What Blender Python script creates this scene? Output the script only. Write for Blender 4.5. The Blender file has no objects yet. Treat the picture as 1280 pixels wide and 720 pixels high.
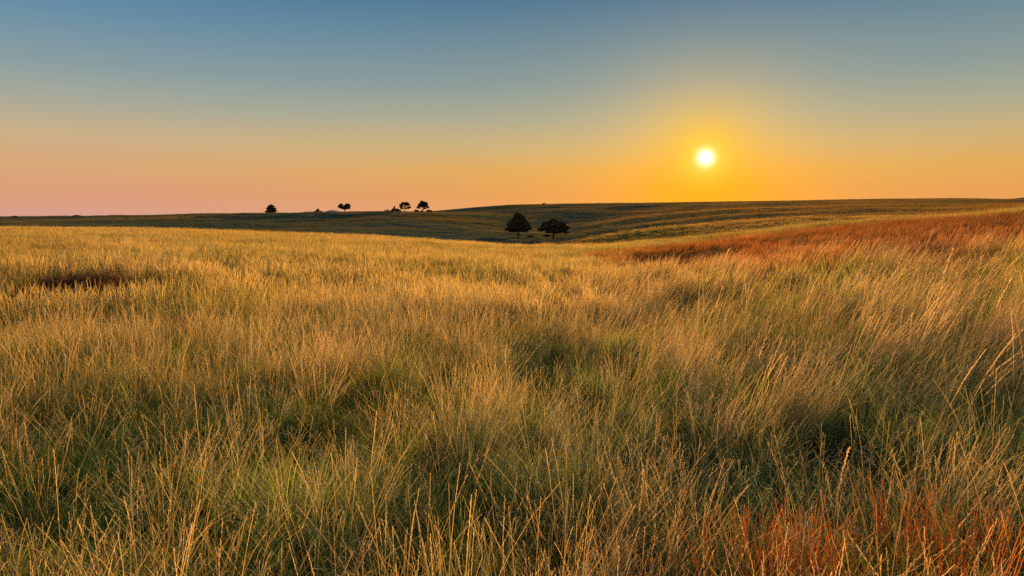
import bpy, math, random
import numpy as np
from mathutils import Vector, Euler, Matrix

rng = np.random.default_rng(11)
random.seed(5)
scene = bpy.context.scene
COL = scene.collection
FPX = 853.0                      # focal length in pixels of the 1280 px wide photograph
EYE = 1.95
PITCH = math.atan(92 / FPX)
cp, sp = math.cos(PITCH), math.sin(PITCH)


def ray(px, py):
    """forward slopes (x/y, z/y) of the line of sight through a point of the photograph"""
    a = (px - 640) / FPX
    b = (360 - py) / FPX
    dy = cp + b * sp
    return a / dy, (b * cp - sp) / dy


# ------------------------------------------------------------------ noise
def vnoise(x, y, seed=0):
    xi = np.floor(x).astype(np.int64); yi = np.floor(y).astype(np.int64)
    fx = x - xi; fy = y - yi
    fx = fx * fx * (3 - 2 * fx); fy = fy * fy * (3 - 2 * fy)

    def h(i, j):
        n = (i * 374761393 + j * 668265263 + seed * 974634777) & 0xffffffff
        n = ((n ^ (n >> 13)) * 1274126177) & 0xffffffff
        n = n ^ (n >> 16)
        return (n & 0xffff) / 65535.0
    a = h(xi, yi); b = h(xi + 1, yi); c = h(xi, yi + 1); d = h(xi + 1, yi + 1)
    return (a * (1 - fx) + b * fx) * (1 - fy) + (c * (1 - fx) + d * fx) * fy


def fbm(x, y, oct=4, seed=0):
    s = 0; a = 0.5; t = 0
    for k in range(oct):
        s = s + a * vnoise(x, y, seed + k * 17); t += a
        x = x * 2.03 + 13.1; y = y * 2.03 - 7.7; a *= 0.5
    return s / t


def sstep(a, b, x):
    t = np.clip((x - a) / (b - a), 0, 1)
    return t * t * (3 - 2 * t)


# ------------------------------------------------------------------ terrain
U = np.array([-420, 0, 100, 200, 300, 400, 480, 530, 560, 600, 640, 700, 760, 820, 900, 1000, 1100, 1180, 1240, 1262, 1282, 1400, 1700.])
crestD = np.interp(U, [-420, 0, 400, 640, 820, 1000, 1280, 1700], [116, 116, 110, 92, 78, 70, 58, 55])
crestP = np.interp(U, [-420, 0, 200, 400, 480, 560, 640, 740, 800, 900, 1000, 1100, 1200, 1280, 1700],
                   [287, 287.5, 289, 296, 300, 305.5, 311, 312.5, 307.5, 299, 288, 281.5, 275, 269.5, 258])


def P(us, ps):
    return np.interp(U, us, ps)


rows = []      # (forward distance, height) for every column


def row_px(dist, py):
    d = dist * np.ones_like(U)
    s = np.array([ray(640, p)[1] for p in py])
    rows.append((d, EYE + d * s))


def row_z(dist, z):
    rows.append((dist * np.ones_like(U), z * np.ones_like(U)))


row_px(crestD, crestP)
zc = rows[0][1]
rows.insert(0, (crestD * 0.62, zc * 0.60))
rows.append((crestD * 1.32, zc - P([0, 400, 640, 900, 1100, 1280], [2.6, 3.4, 4.2, 2.2, 1.8, 1.6])))
row_px(165, P([0, 400, 560, 640, 700, 740, 800, 900, 1000, 1100, 1200, 1280, 1700], [292, 298, 303, 309, 309, 298, 288, 279, 271, 269, 267, 263, 256]))
row_px(200, P([0, 400, 560, 640, 700, 740, 800, 900, 1000, 1100, 1200, 1280, 1700], [289, 293, 299, 302, 303.5, 299, 291, 282, 273, 269, 266, 262, 256]))
row_px(235, P([0, 400, 560, 640, 700, 740, 800, 900, 1000, 1100, 1200, 1280, 1700], [286, 289, 294, 298, 295, 288, 279, 270, 265, 262, 262, 260, 256]))
row_px(275, P([0, 400, 560, 640, 700, 740, 800, 900, 1000, 1100, 1200, 1280, 1700], [283, 286, 290, 294, 294, 289, 282, 273, 267, 260, 259, 258, 254]))
row_px(330, P([0, 400, 560, 640, 700, 740, 800, 900, 1000, 1100, 1200, 1280, 1700], [280, 281, 284, 289, 286, 279, 270, 262, 259, 257, 257, 256, 252]))
row_px(420, P([0, 400, 480, 560, 640, 700, 760, 820, 900, 1000, 1100, 1280, 1700], [276, 275, 273, 275, 281, 281, 276, 270, 264, 260, 256, 255, 251]))
row_px(560, P([0, 100, 200, 300, 400, 480, 530, 570, 640, 760, 900, 1000, 1100, 1280, 1700], [271.6, 270.2, 268.8, 267.2, 266.2, 264.2, 264.5, 267, 270, 266, 258, 255.5, 252.5, 251.5, 250]))
row_px(720, P([0, 200, 480, 530, 570, 640, 760, 900, 1000, 1100, 1200, 1280, 1700], [275, 272, 268.5, 267, 265, 262, 258, 254.5, 252.5, 250, 249.3, 250.5, 250]))
row_px(900, P([0, 100, 400, 480, 545, 560, 580, 600, 640, 700, 800, 900, 1000, 1100, 1180, 1240, 1258, 1276, 1300, 1700],
             [272.6, 272.8, 271, 268, 264.5, 262.5, 260.5, 258.8, 256.6, 255.0, 253.8, 253.0, 251.5, 249.6, 248.3, 249.6, 250.2, 246.2, 245.2, 246]))
row_px(1150, P([0, 300, 560, 640, 1000, 1280, 1700], [274, 274, 268, 264, 260, 257, 255]))
row_z(2000, -22.0)
row_z(6000, -34.0)
row_z(14000, -45.0)

RD = np.array([r[0] for r in rows])       # rows x columns
RZ = np.array([r[1] for r in rows])
colAz = np.arctan(np.array([ray(u, 268)[0] for u in U]))
RD = RD / np.cos(colAz)[None, :]
# close the circle behind the camera with plain rolling ground
backD = RD[:, 5].copy(); backZ = np.interp(np.arange(len(rows)), [0, 1, 3, 7, 10, 13, 15], [0, -0.3, -3, -3, -1, -12, -60])
azs = np.concatenate([[-math.pi, -1.9], colAz, [1.9, math.pi]])
RD = np.concatenate([backD[:, None], backD[:, None], RD, backD[:, None], backD[:, None]], axis=1)
RZ = np.concatenate([backZ[:, None], backZ[:, None], RZ, backZ[:, None], backZ[:, None]], axis=1)
RD = np.concatenate([np.zeros((1, RD.shape[1])), RD]); RZ = np.concatenate([np.zeros((1, RZ.shape[1])), RZ])

# resample azimuth finely and smooth it, so that the columns leave no creases
NA = 2880
azf = np.linspace(-math.pi, math.pi, NA, endpoint=False)
RDf = np.array([np.interp(azf, azs, r) for r in RD]); RZf = np.array([np.interp(azf, azs, r) for r in RZ])
ker = np.hanning(19); ker /= ker.sum()


def csmooth(a):
    pad = np.concatenate([a[-9:], a, a[:9]])
    return np.convolve(pad, ker, mode='valid')


RDf = np.array([csmooth(r) for r in RDf]); RZf = np.array([csmooth(r) for r in RZf])
# dense table in log distance, pchip along the distance
RAD = np.concatenate([[0.0], np.geomspace(0.6, 14000, 620)])


def pchip(xk, yk, x):
    h = np.diff(xk); d = np.diff(yk) / h
    m = np.zeros_like(yk)
    for i in range(1, len(xk) - 1):
        if d[i - 1] * d[i] > 0:
            w1 = 2 * h[i] + h[i - 1]; w2 = h[i] + 2 * h[i - 1]
            m[i] = (w1 + w2) / (w1 / d[i - 1] + w2 / d[i])
    m[0] = d[0]; m[-1] = d[-1]
    k = np.clip(np.searchsorted(xk, x, side='right') - 1, 0, len(h) - 1)
    t = (x - xk[k]) / h[k]
    return ((1 + 2 * t) * (1 - t) ** 2 * yk[k] + t * (1 - t) ** 2 * h[k] * m[k]
            + t * t * (3 - 2 * t) * yk[k + 1] + t * t * (t - 1) * h[k] * m[k + 1])


TAB = np.empty((NA // 4 + 1, len(RAD)))
for j in range(NA // 4 + 1):
    jj = (j * 4) % NA
    TAB[j] = pchip(RDf[:, jj], RZf[:, jj], RAD)
TAZ = np.linspace(-math.pi, math.pi, NA // 4 + 1)
LR = np.log(np.maximum(RAD, 0.3)); LR[0] = math.log(0.3)


def height(x, y):
    x = np.asarray(x, float); y = np.asarray(y, float)
    r = np.hypot(x, y); az = np.arctan2(x, y)
    fa = (az + math.pi) / (2 * math.pi) * (len(TAZ) - 1)
    ia = np.clip(np.floor(fa).astype(int), 0, len(TAZ) - 2); ta = fa - ia
    ir = np.clip(np.searchsorted(RAD, r, side='right') - 1, 0, len(RAD) - 2)
    tr = np.clip((r - RAD[ir]) / (RAD[ir + 1] - RAD[ir]), 0, 1)
    z = ((TAB[ia, ir] * (1 - tr) + TAB[ia, ir + 1] * tr) * (1 - ta)
         + (TAB[ia + 1, ir] * (1 - tr) + TAB[ia + 1, ir + 1] * tr) * ta)
    z = z + (fbm(x / 2.7, y / 2.7, 3, 5) - 0.5) * 0.10 * sstep(0.5, 3, r) * (1 - sstep(1500, 3000, r))
    z = z + (fbm(x / 11, y / 11, 3, 9) - 0.5) * 0.22 * sstep(4, 15, r)
    z = z + (fbm(x / 45, y / 38, 4, 21) - 0.5) * 1.6 * sstep(150, 260, r)
    z = z + (fbm(x / 28 + y / 60, y / 70, 3, 33) - 0.5) * 1.2 * sstep(150, 260, r) * (1 - sstep(700, 900, r))
    return z


def ground_hit(px, py, lo=1.2, hi=1400, h=0.0):
    tx, s = ray(px, py)
    d = np.geomspace(lo, hi, 3000)
    z = height(tx * d, d)
    below = np.nonzero(EYE + d * s <= z + h)[0]
    k = below[0] if len(below) else len(d) - 1
    return tx * d[k], d[k], float(z[k])


# ------------------------------------------------------------------ materials
def new_mat(name):
    m = bpy.data.materials.new(name); m.use_nodes = True
    nt = m.node_tree
    for n in list(nt.nodes): nt.nodes.remove(n)
    out = nt.nodes.new('ShaderNodeOutputMaterial')
    return m, nt, out


def N(nt, typ, **kw):
    n = nt.nodes.new(typ)
    for k, v in kw.items(): setattr(n, k, v)
    return n


def L(nt, a, b): nt.links.new(a, b)


def mixrgb(nt, fac, a, b, mode='MIX'):
    n = nt.nodes.new('ShaderNodeMix'); n.data_type = 'RGBA'; n.blend_type = mode
    for s, v in ((n.inputs[0], fac), (n.inputs[6], a), (n.inputs[7], b)):
        if isinstance(v, (int, float)): s.default_value = v
        elif isinstance(v, tuple): s.default_value = v if len(v) == 4 else (*v, 1)
        else: nt.links.new(v, s)
    return n.outputs[2]


def mth(nt, op, a, b=None, clamp=False):
    n = nt.nodes.new('ShaderNodeMath'); n.operation = op; n.use_clamp = clamp
    for s, v in ((n.inputs[0], a), (n.inputs[1], b)):
        if v is None: continue
        if isinstance(v, (int, float)): s.default_value = v
        else: nt.links.new(v, s)
    return n.outputs[0]


def grass_material(name, straw, head, trans=0.52, tipmix=0.55, green=.75, gloss=.015):
    m, nt, out = new_mat(name)
    tn = N(nt, 'ShaderNodeAttribute', attribute_name='tint', attribute_type='INSTANCER')
    tint, cure = tn.outputs['Color'], tn.outputs['Alpha']
    bl = N(nt, 'ShaderNodeAttribute', attribute_name='blade')
    sep = N(nt, 'ShaderNodeSeparateColor'); L(nt, bl.outputs['Color'], sep.inputs[0])
    t, g, hd = sep.outputs[0], sep.outputs[1], sep.outputs[2]
    # some blades have cured to straw, all cure from the tip
    cured = mth(nt, 'MULTIPLY', mth(nt, 'POWER', t, 1.4), mth(nt, 'MULTIPLY', mth(nt, 'MULTIPLY', g, cure), tipmix * 1.6), True)
    low = N(nt, 'ShaderNodeMapRange'); low.interpolation_type = 'SMOOTHSTEP'; L(nt, t, low.inputs[0])
    low.inputs[1].default_value = .1; low.inputs[2].default_value = .75; low.inputs[3].default_value = green; low.inputs[4].default_value = 0
    tint = mixrgb(nt, low.outputs[0], tint, (0.14, 0.22, 0.025))
    c = mixrgb(nt, cured, tint, straw)
    c = mixrgb(nt, mth(nt, 'MULTIPLY', mth(nt, 'MULTIPLY', hd, cure), 0.75), c, head)
    var = mth(nt, 'ADD', mth(nt, 'MULTIPLY', g, 0.75), 0.62)
    comb = N(nt, 'ShaderNodeCombineColor')
    for i in range(3): L(nt, var, comb.inputs[i])
    c = mixrgb(nt, 1.0, c, comb.outputs[0], 'MULTIPLY')
    d = N(nt, 'ShaderNodeBsdfDiffuse'); tr = N(nt, 'ShaderNodeBsdfTranslucent')
    L(nt, c, d.inputs[0])
    warm = mixrgb(nt, 1.0, c, (1.15, 0.95, 0.65), 'MULTIPLY'); L(nt, warm, tr.inputs[0])
    mx = N(nt, 'ShaderNodeMixShader'); mx.inputs[0].default_value = trans
    L(nt, d.outputs[0], mx.inputs[1]); L(nt, tr.outputs[0], mx.inputs[2])
    gl = N(nt, 'ShaderNodeBsdfGlossy'); gl.inputs['Roughness'].default_value = 0.5
    m2 = N(nt, 'ShaderNodeMixShader'); m2.inputs[0].default_value = gloss
    L(nt, mx.outputs[0], m2.inputs[1]); L(nt, gl.outputs[0], m2.inputs[2])
    L(nt, m2.outputs[0], out.inputs[0])
    return m


M_GRASS = grass_material('dry_grass_blades', (0.68, 0.47, 0.13), (0.72, 0.51, 0.18))
M_NEAR = grass_material('tall_straw_blades', (0.80, 0.58, 0.27), (0.84, 0.62, 0.32), trans=.5, tipmix=.7, green=.8)
M_HILL = grass_material('hill_grass_blades', (0.24, 0.17, 0.06), (0.24, 0.17, 0.06), trans=.25, tipmix=.35, green=0, gloss=0.0)
M_GREEN = grass_material('green_grass_blades', (0.40, 0.36, 0.17), (0.5, 0.40, 0.18), tipmix=0.4)
M_RED = grass_material('russet_grass_blades', (0.52, 0.20, 0.07), (0.58, 0.24, 0.10), green=.3)


def simple_mat(name, c1, c2, scale=3.0, rough=0.9, trans=0.0, bump=0.0):
    m, nt, out = new_mat(name)
    geo = N(nt, 'ShaderNodeNewGeometry')
    no = N(nt, 'ShaderNodeTexNoise'); no.inputs['Scale'].default_value = scale; no.inputs['Detail'].default_value = 4
    L(nt, geo.outputs['Position'], no.inputs['Vector'])
    rp = N(nt, 'ShaderNodeMapRange'); rp.inputs[1].default_value = 0.35; rp.inputs[2].default_value = 0.65
    L(nt, no.outputs['Fac'], rp.inputs[0])
    c = mixrgb(nt, rp.outputs[0], c1, c2)
    d = N(nt, 'ShaderNodeBsdfPrincipled'); d.inputs['Roughness'].default_value = rough
    d.inputs['Specular IOR Level'].default_value = 0.2
    L(nt, c, d.inputs['Base Color'])
    if bump:
        b = N(nt, 'ShaderNodeBump'); b.inputs['Distance'].default_value = bump
        L(nt, no.outputs['Fac'], b.inputs['Height']); L(nt, b.outputs[0], d.inputs['Normal'])
    if trans:
        tr = N(nt, 'ShaderNodeBsdfTranslucent'); L(nt, c, tr.inputs[0])
        mx = N(nt, 'ShaderNodeMixShader'); mx.inputs[0].default_value = trans
        L(nt, d.outputs[0], mx.inputs[1]); L(nt, tr.outputs[0], mx.inputs[2]); L(nt, mx.outputs[0], out.inputs[0])
    else:
        L(nt, d.outputs[0], out.inputs[0])
    return m


# ------------------------------------------------------------------ species colour over the ground
STRAW = np.array([0.62, 0.39, 0.07]); TAN = np.array([0.66, 0.45, 0.25]); GOLD = np.array([0.62, 0.35, 0.02])
OLIVE = np.array([0.30, 0.31, 0.03]); GREEN = np.array([0.15, 0.25, 0.012]); GREY = np.array([0.20, 0.27, 0.11])
RUST = np.array([0.52, 0.12, 0.02]); PURP = np.array([0.13, 0.035, 0.022]); TEAL = np.array([0.055, 0.11, 0.09])

# patches of other plants: (photo x, photo y, half width px, half height px, strength)
G_P = [(60, 402, 150, 13, .8), (560, 452, 60, 22, .8), (470, 475, 70, 28, .9), (400, 528, 80, 42, .9), (700, 445, 70, 38, .9),
       (200, 505, 110, 35, .6), (1230, 345, 60, 22, .7), (1045, 276, 22, 5, .8), (1180, 520, 90, 50, .6), (90, 372, 60, 8, .4),
       (960, 560, 90, 40, .5), (610, 640, 90, 50, .6), (30, 620, 80, 60, .5), (330, 320, 60, 6, .5), (860, 380, 40, 14, .5)]
Y_P = [(700, 545, 150, 60, .9), (960, 590, 150, 60, .8), (1150, 490, 130, 30, .7), (500, 600, 120, 60, .5), (1060, 360, 70, 22, .6), (300, 600, 160, 50, .4),
       (300, 312, 130, 4, .4), (640, 430, 50, 20, .5)]
R_P = [(1140, 292, 165, 17, .95), (1260, 282, 90, 15, .9), (1000, 312, 90, 13, .85), (860, 318, 100, 14, 1.0), (780, 318, 50, 6, .8), (1170, 318, 60, 9, .7), (1130, 712, 210, 42, .9), (960, 330, 50, 12, .6), (930, 300, 60, 6, .5),
       (60, 316, 45, 5, .3), (1240, 300, 80, 18, .5)]
D_P = [(112, 350, 95, 13, 1.0), (840, 322, 65, 9, .9), (1120, 312, 45, 8, .6), (1200, 320, 30, 7, .5), (20, 395, 50, 6, .3), (700, 700, 120, 30, .4)]
O_P = [(60, 312, 50, 8, .8), (880, 285, 120, 8, .7), (990, 400, 60, 16, .4)]


def to_world(plist):
    res = []
    for px, py, rx, ry, s in plist:
        x, y, z = ground_hit(px, py, h=.4)
        r = math.hypot(x, y); az = math.atan2(x, y)
        r1 = math.hypot(*ground_hit(px, py - ry, h=.4)[:2]); r0 = math.hypot(*ground_hit(px, py + ry, h=.4)[:2])
        lr = max(0.06, min(0.5, math.log(r1 / r0) / 2))
        res.append((az, math.log(r), rx / FPX, lr, s))
    return res


G_P, Y_P, R_P, D_P, O_P = map(to_world, (G_P, Y_P, R_P, D_P, O_P))


def patch(plist, x, y):
    r = np.hypot(x, y); az = np.arctan2(x, y); lr = np.log(np.maximum(r, 0.5))
    w = np.zeros_like(r)
    wob = (fbm(x / (0.10 * r + 0.5), y / (0.16 * r + 0.5), 3, 71) - 0.5) * 1.5
    for a, l, ra, rl, s in plist:
        q = ((az - a) / ra) ** 2 + ((lr - l) / rl) ** 2
        w = np.maximum(w, s * (1 - sstep(0.5, 1.7, q + wob)))
    return w


def fields(x, y):
    r = np.hypot(x, y); az = np.arctan2(x, y)
    s = 0.35 + 0.055 * r           # noise cell grows with distance, as stands seen from the path do
    n1 = fbm(x / 1.9, y / 1.9, 4, 41); n2 = fbm(x / 6.5 + 31, y / 8.5, 4, 51); n3 = fbm(x / 0.7, y / 0.7, 3, 61)
    green = np.maximum(patch(G_P, x, y), sstep(0.47, 0.62, n1 * 0.5 + n2 * 0.5) * 0.8)
    grey = np.maximum(patch(Y_P, x, y), sstep(0.5, 0.7, n3) * 0.25)
    red = np.maximum(patch(R_P, x, y), sstep(0.62, 0.75, fbm(x / 3.1, y / 3.1, 3, 91)) * 0.3 * sstep(-0.1, 0.4, az) * sstep(9, 14, r))
    dark = patch(D_P, x, y); org = patch(O_P, x, y)
    return green, grey, red, dark, org, n1, n2


def tint_at(x, y, far=False):
    green, grey, red, dark, org, n1, n2 = fields(x, y)
    r = np.hypot(x, y); az = np.arctan2(x, y)
    k = rng.random(len(x))[:, None]
    k = np.clip(k + .55 * sstep(.05, .35, az)[:, None] * (1 - sstep(35, 60, r))[:, None], 0, 1)
    c = STRAW * (1 - k) + TAN * k
    gold = sstep(0.35, 0.65, n2)[:, None] * ((0.3 + 0.7 * sstep(8, 26, r)) * (1 - .55 * sstep(.1, .4, az)))[:, None]
    c = c * (1 - gold) + GOLD * gold

    def mx(c, w, col): w = np.clip(w, 0, 1)[:, None]; return c * (1 - w) + col * w
    c = mx(c, org * 0.8, np.array([0.55, 0.25, 0.03]))
    c = mx(c, green * 0.75, OLIVE)
    n4 = fbm(x / 14 + 5, y / 8, 4, 205); c = mx(c, sstep(.42, .6, n4) * .75 * sstep(14, 35, r) * (1 - .6 * red), OLIVE * .8)
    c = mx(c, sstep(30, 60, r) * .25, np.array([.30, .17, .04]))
    c = mx(c, grey * 0.65, GREY)
    c = mx(c, red * (0.65 + 0.35 * rng.random(len(x))), RUST)
    c = mx(c, dark * 0.9, PURP)
    # beyond the crest: shorter pasture in the valley and on the hills
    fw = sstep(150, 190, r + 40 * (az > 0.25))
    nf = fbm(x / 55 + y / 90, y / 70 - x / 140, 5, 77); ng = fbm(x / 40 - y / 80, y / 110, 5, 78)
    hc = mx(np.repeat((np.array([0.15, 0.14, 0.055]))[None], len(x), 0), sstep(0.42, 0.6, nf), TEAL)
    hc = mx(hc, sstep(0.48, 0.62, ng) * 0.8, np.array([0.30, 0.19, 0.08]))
    hc = mx(hc, sstep(0.05, 0.3, az) * (0.4 + .6 * ng) * (1 - .6 * sstep(330, 650, r)), np.array([0.50, 0.26, 0.05]))  # golden-brown grass, with the warm sunlit tone painted into its colour
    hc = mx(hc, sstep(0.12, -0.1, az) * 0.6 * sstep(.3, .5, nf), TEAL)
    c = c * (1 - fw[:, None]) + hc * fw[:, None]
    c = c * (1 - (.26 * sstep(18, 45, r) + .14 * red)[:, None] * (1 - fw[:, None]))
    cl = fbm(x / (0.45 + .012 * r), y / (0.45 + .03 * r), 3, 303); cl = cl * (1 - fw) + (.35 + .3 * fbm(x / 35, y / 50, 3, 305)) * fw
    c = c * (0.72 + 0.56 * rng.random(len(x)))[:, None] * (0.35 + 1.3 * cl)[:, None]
    if not far: return c
    cure = 1 - np.clip(np.maximum(np.maximum(green * .6, red * .85), np.maximum(dark, grey * .5)), 0, .95)
    cure = cure * (1 - .4 * sstep(.1, .35, az))
    return np.concatenate([c, np.maximum(cure, fw * .5)[:, None]], 1)


# ------------------------------------------------------------------ mesh from arrays
def arr_mesh(name, V, F, mat, blade=None, smooth=False):
    me = bpy.data.meshes.new(name)
    V = np.asarray(V, dtype=np.float32)
    me.vertices.add(len(V)); me.vertices.foreach_set('co', V.ravel())
    fl = np.asarray(F, dtype=np.int32); n = fl.shape[1]
    me.loops.add(fl.size); me.loops.foreach_set('vertex_index', fl.ravel())
    me.polygons.add(len(fl))
    me.polygons.foreach_set('loop_start', np.arange(0, fl.size, n, dtype=np.int32))
    me.polygons.foreach_set('loop_total', np.full(len(fl), n, dtype=np.int32))
    if smooth: me.polygons.foreach_set('use_smooth', np.ones(len(fl), dtype=bool))
    me.update(calc_edges=True)
    if mat: me.materials.append(mat)
    if blade is not None:
        a = me.color_attributes.new('blade', 'FLOAT_COLOR', 'POINT')
        b = np.ones((len(V), 4), dtype=np.float32); b[:, :3] = blade
        a.data.foreach_set('color', b.ravel())
    me.validate()
    return me


def tag(o, label=None, cat=None, group=None, kind=None):
    if label: o['label'] = label
    if cat: o['category'] = cat
    if group: o['group'] = group
    if kind: o['kind'] = kind
    return o


def link(name, me, parent=None):
    o = bpy.data.objects.new(name, me); COL.objects.link(o)
    if parent: o.parent = parent
    return o


# ------------------------------------------------------------------ ground sheet
gaz = np.concatenate([np.linspace(-math.pi, -0.95, 70, endpoint=False), np.linspace(-0.95, 0.95, 620, endpoint=False),
                      np.linspace(0.95, math.pi, 70, endpoint=False)])
grd = np.concatenate([np.geomspace(0.25, 1150, 560), np.geomspace(1200, 6200, 24)])
A, R_ = np.meshgrid(gaz, grd)
X = (R_ * np.sin(A)).ravel(); Y = (R_ * np.cos(A)).ravel(); Z = height(X, Y)
X = np.append(X, 0); Y = np.append(Y, 0); Z = np.append(Z, height(np.array([0.]), np.array([0.]))[0])
na, nr = len(gaz), len(grd)
ii, jj = np.meshgrid(np.arange(na), np.arange(nr - 1))
ii = ii.ravel(); jj = jj.ravel(); i2 = (ii + 1) % na
F = np.stack([jj * na + ii, jj * na + i2, (jj + 1) * na + i2, (jj + 1) * na + ii], 1)
me = bpy.data.meshes.new('ground')
c = len(X) - 1
tri = np.stack([np.full(na, c), (np.arange(na) + 1) % na, np.arange(na)], 1)
verts = np.stack([X, Y, Z], 1)
Fq = np.concatenate([F[:, ::-1]])
me.vertices.add(len(verts)); me.vertices.foreach_set('co', verts.astype(np.float32).ravel())
lv = np.concatenate([Fq.ravel(), tri[:, ::-1].ravel()]).astype(np.int32)
me.loops.add(len(lv)); me.loops.foreach_set('vertex_index', lv)
me.polygons.add(len(Fq) + len(tri))
ls = np.concatenate([np.arange(len(Fq)) * 4, len(Fq) * 4 + np.arange(len(tri)) * 3]).astype(np.int32)
lt = np.concatenate([np.full(len(Fq), 4), np.full(len(tri), 3)]).astype(np.int32)
me.polygons.foreach_set('loop_start', ls); me.polygons.foreach_set('loop_total', lt)
me.polygons.foreach_set('use_smooth', np.ones(len(ls), dtype=bool))
me.update(calc_edges=True)
if me.polygons[10].normal.z < 0: me.flip_normals()
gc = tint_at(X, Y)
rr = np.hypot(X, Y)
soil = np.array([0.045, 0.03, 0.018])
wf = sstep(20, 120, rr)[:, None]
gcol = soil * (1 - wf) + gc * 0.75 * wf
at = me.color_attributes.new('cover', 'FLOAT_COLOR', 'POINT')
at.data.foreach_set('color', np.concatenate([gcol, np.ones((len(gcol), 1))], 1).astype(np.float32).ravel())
m, nt, out = new_mat('prairie_ground')
ca = N(nt, 'ShaderNodeAttribute', attribute_name='cover')
geo = N(nt, 'ShaderNodeNewGeometry')
no = N(nt, 'ShaderNodeTexNoise'); no.inputs['Scale'].default_value = 0.35; no.inputs['Detail'].default_value = 10; no.inputs['Roughness'].default_value = 0.7
L(nt, geo.outputs['Position'], no.inputs['Vector'])
no2 = N(nt, 'ShaderNodeTexNoise'); no2.inputs['Scale'].default_value = 14; no2.inputs['Detail'].default_value = 6
L(nt, geo.outputs['Position'], no2.inputs['Vector'])
mr = N(nt, 'ShaderNodeMapRange'); mr.inputs[1].default_value = 0.3; mr.inputs[2].default_value = 0.7; mr.inputs[3].default_value = 0.55; mr.inputs[4].default_value = 1.45
L(nt, no.outputs['Fac'], mr.inputs[0])
cc = N(nt, 'ShaderNodeCombineColor')
for i in range(3): L(nt, mr.outputs[0], cc.inputs[i])
cm = mixrgb(nt, 1.0, ca.outputs['Color'], cc.outputs[0], 'MULTIPLY')
dd = N(nt, 'ShaderNodeBsdfDiffuse'); L(nt, cm, dd.inputs[0])
bp = N(nt, 'ShaderNodeBump'); bp.inputs['Distance'].default_value = 0.5; bp.inputs['Strength'].default_value = 0.6
L(nt, mth(nt, 'ADD', no.outputs['Fac'], mth(nt, 'MULTIPLY', no2.outputs['Fac'], 0.05)), bp.inputs['Height']); L(nt, bp.outputs[0], dd.inputs['Normal'])
L(nt, dd.outputs[0], out.inputs[0])
me.materials.append(m)
g = link('ground', me); tag(g, kind='structure')
g['label'] = 'rolling prairie ground falling into a shallow valley and rising to far hills'


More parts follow.
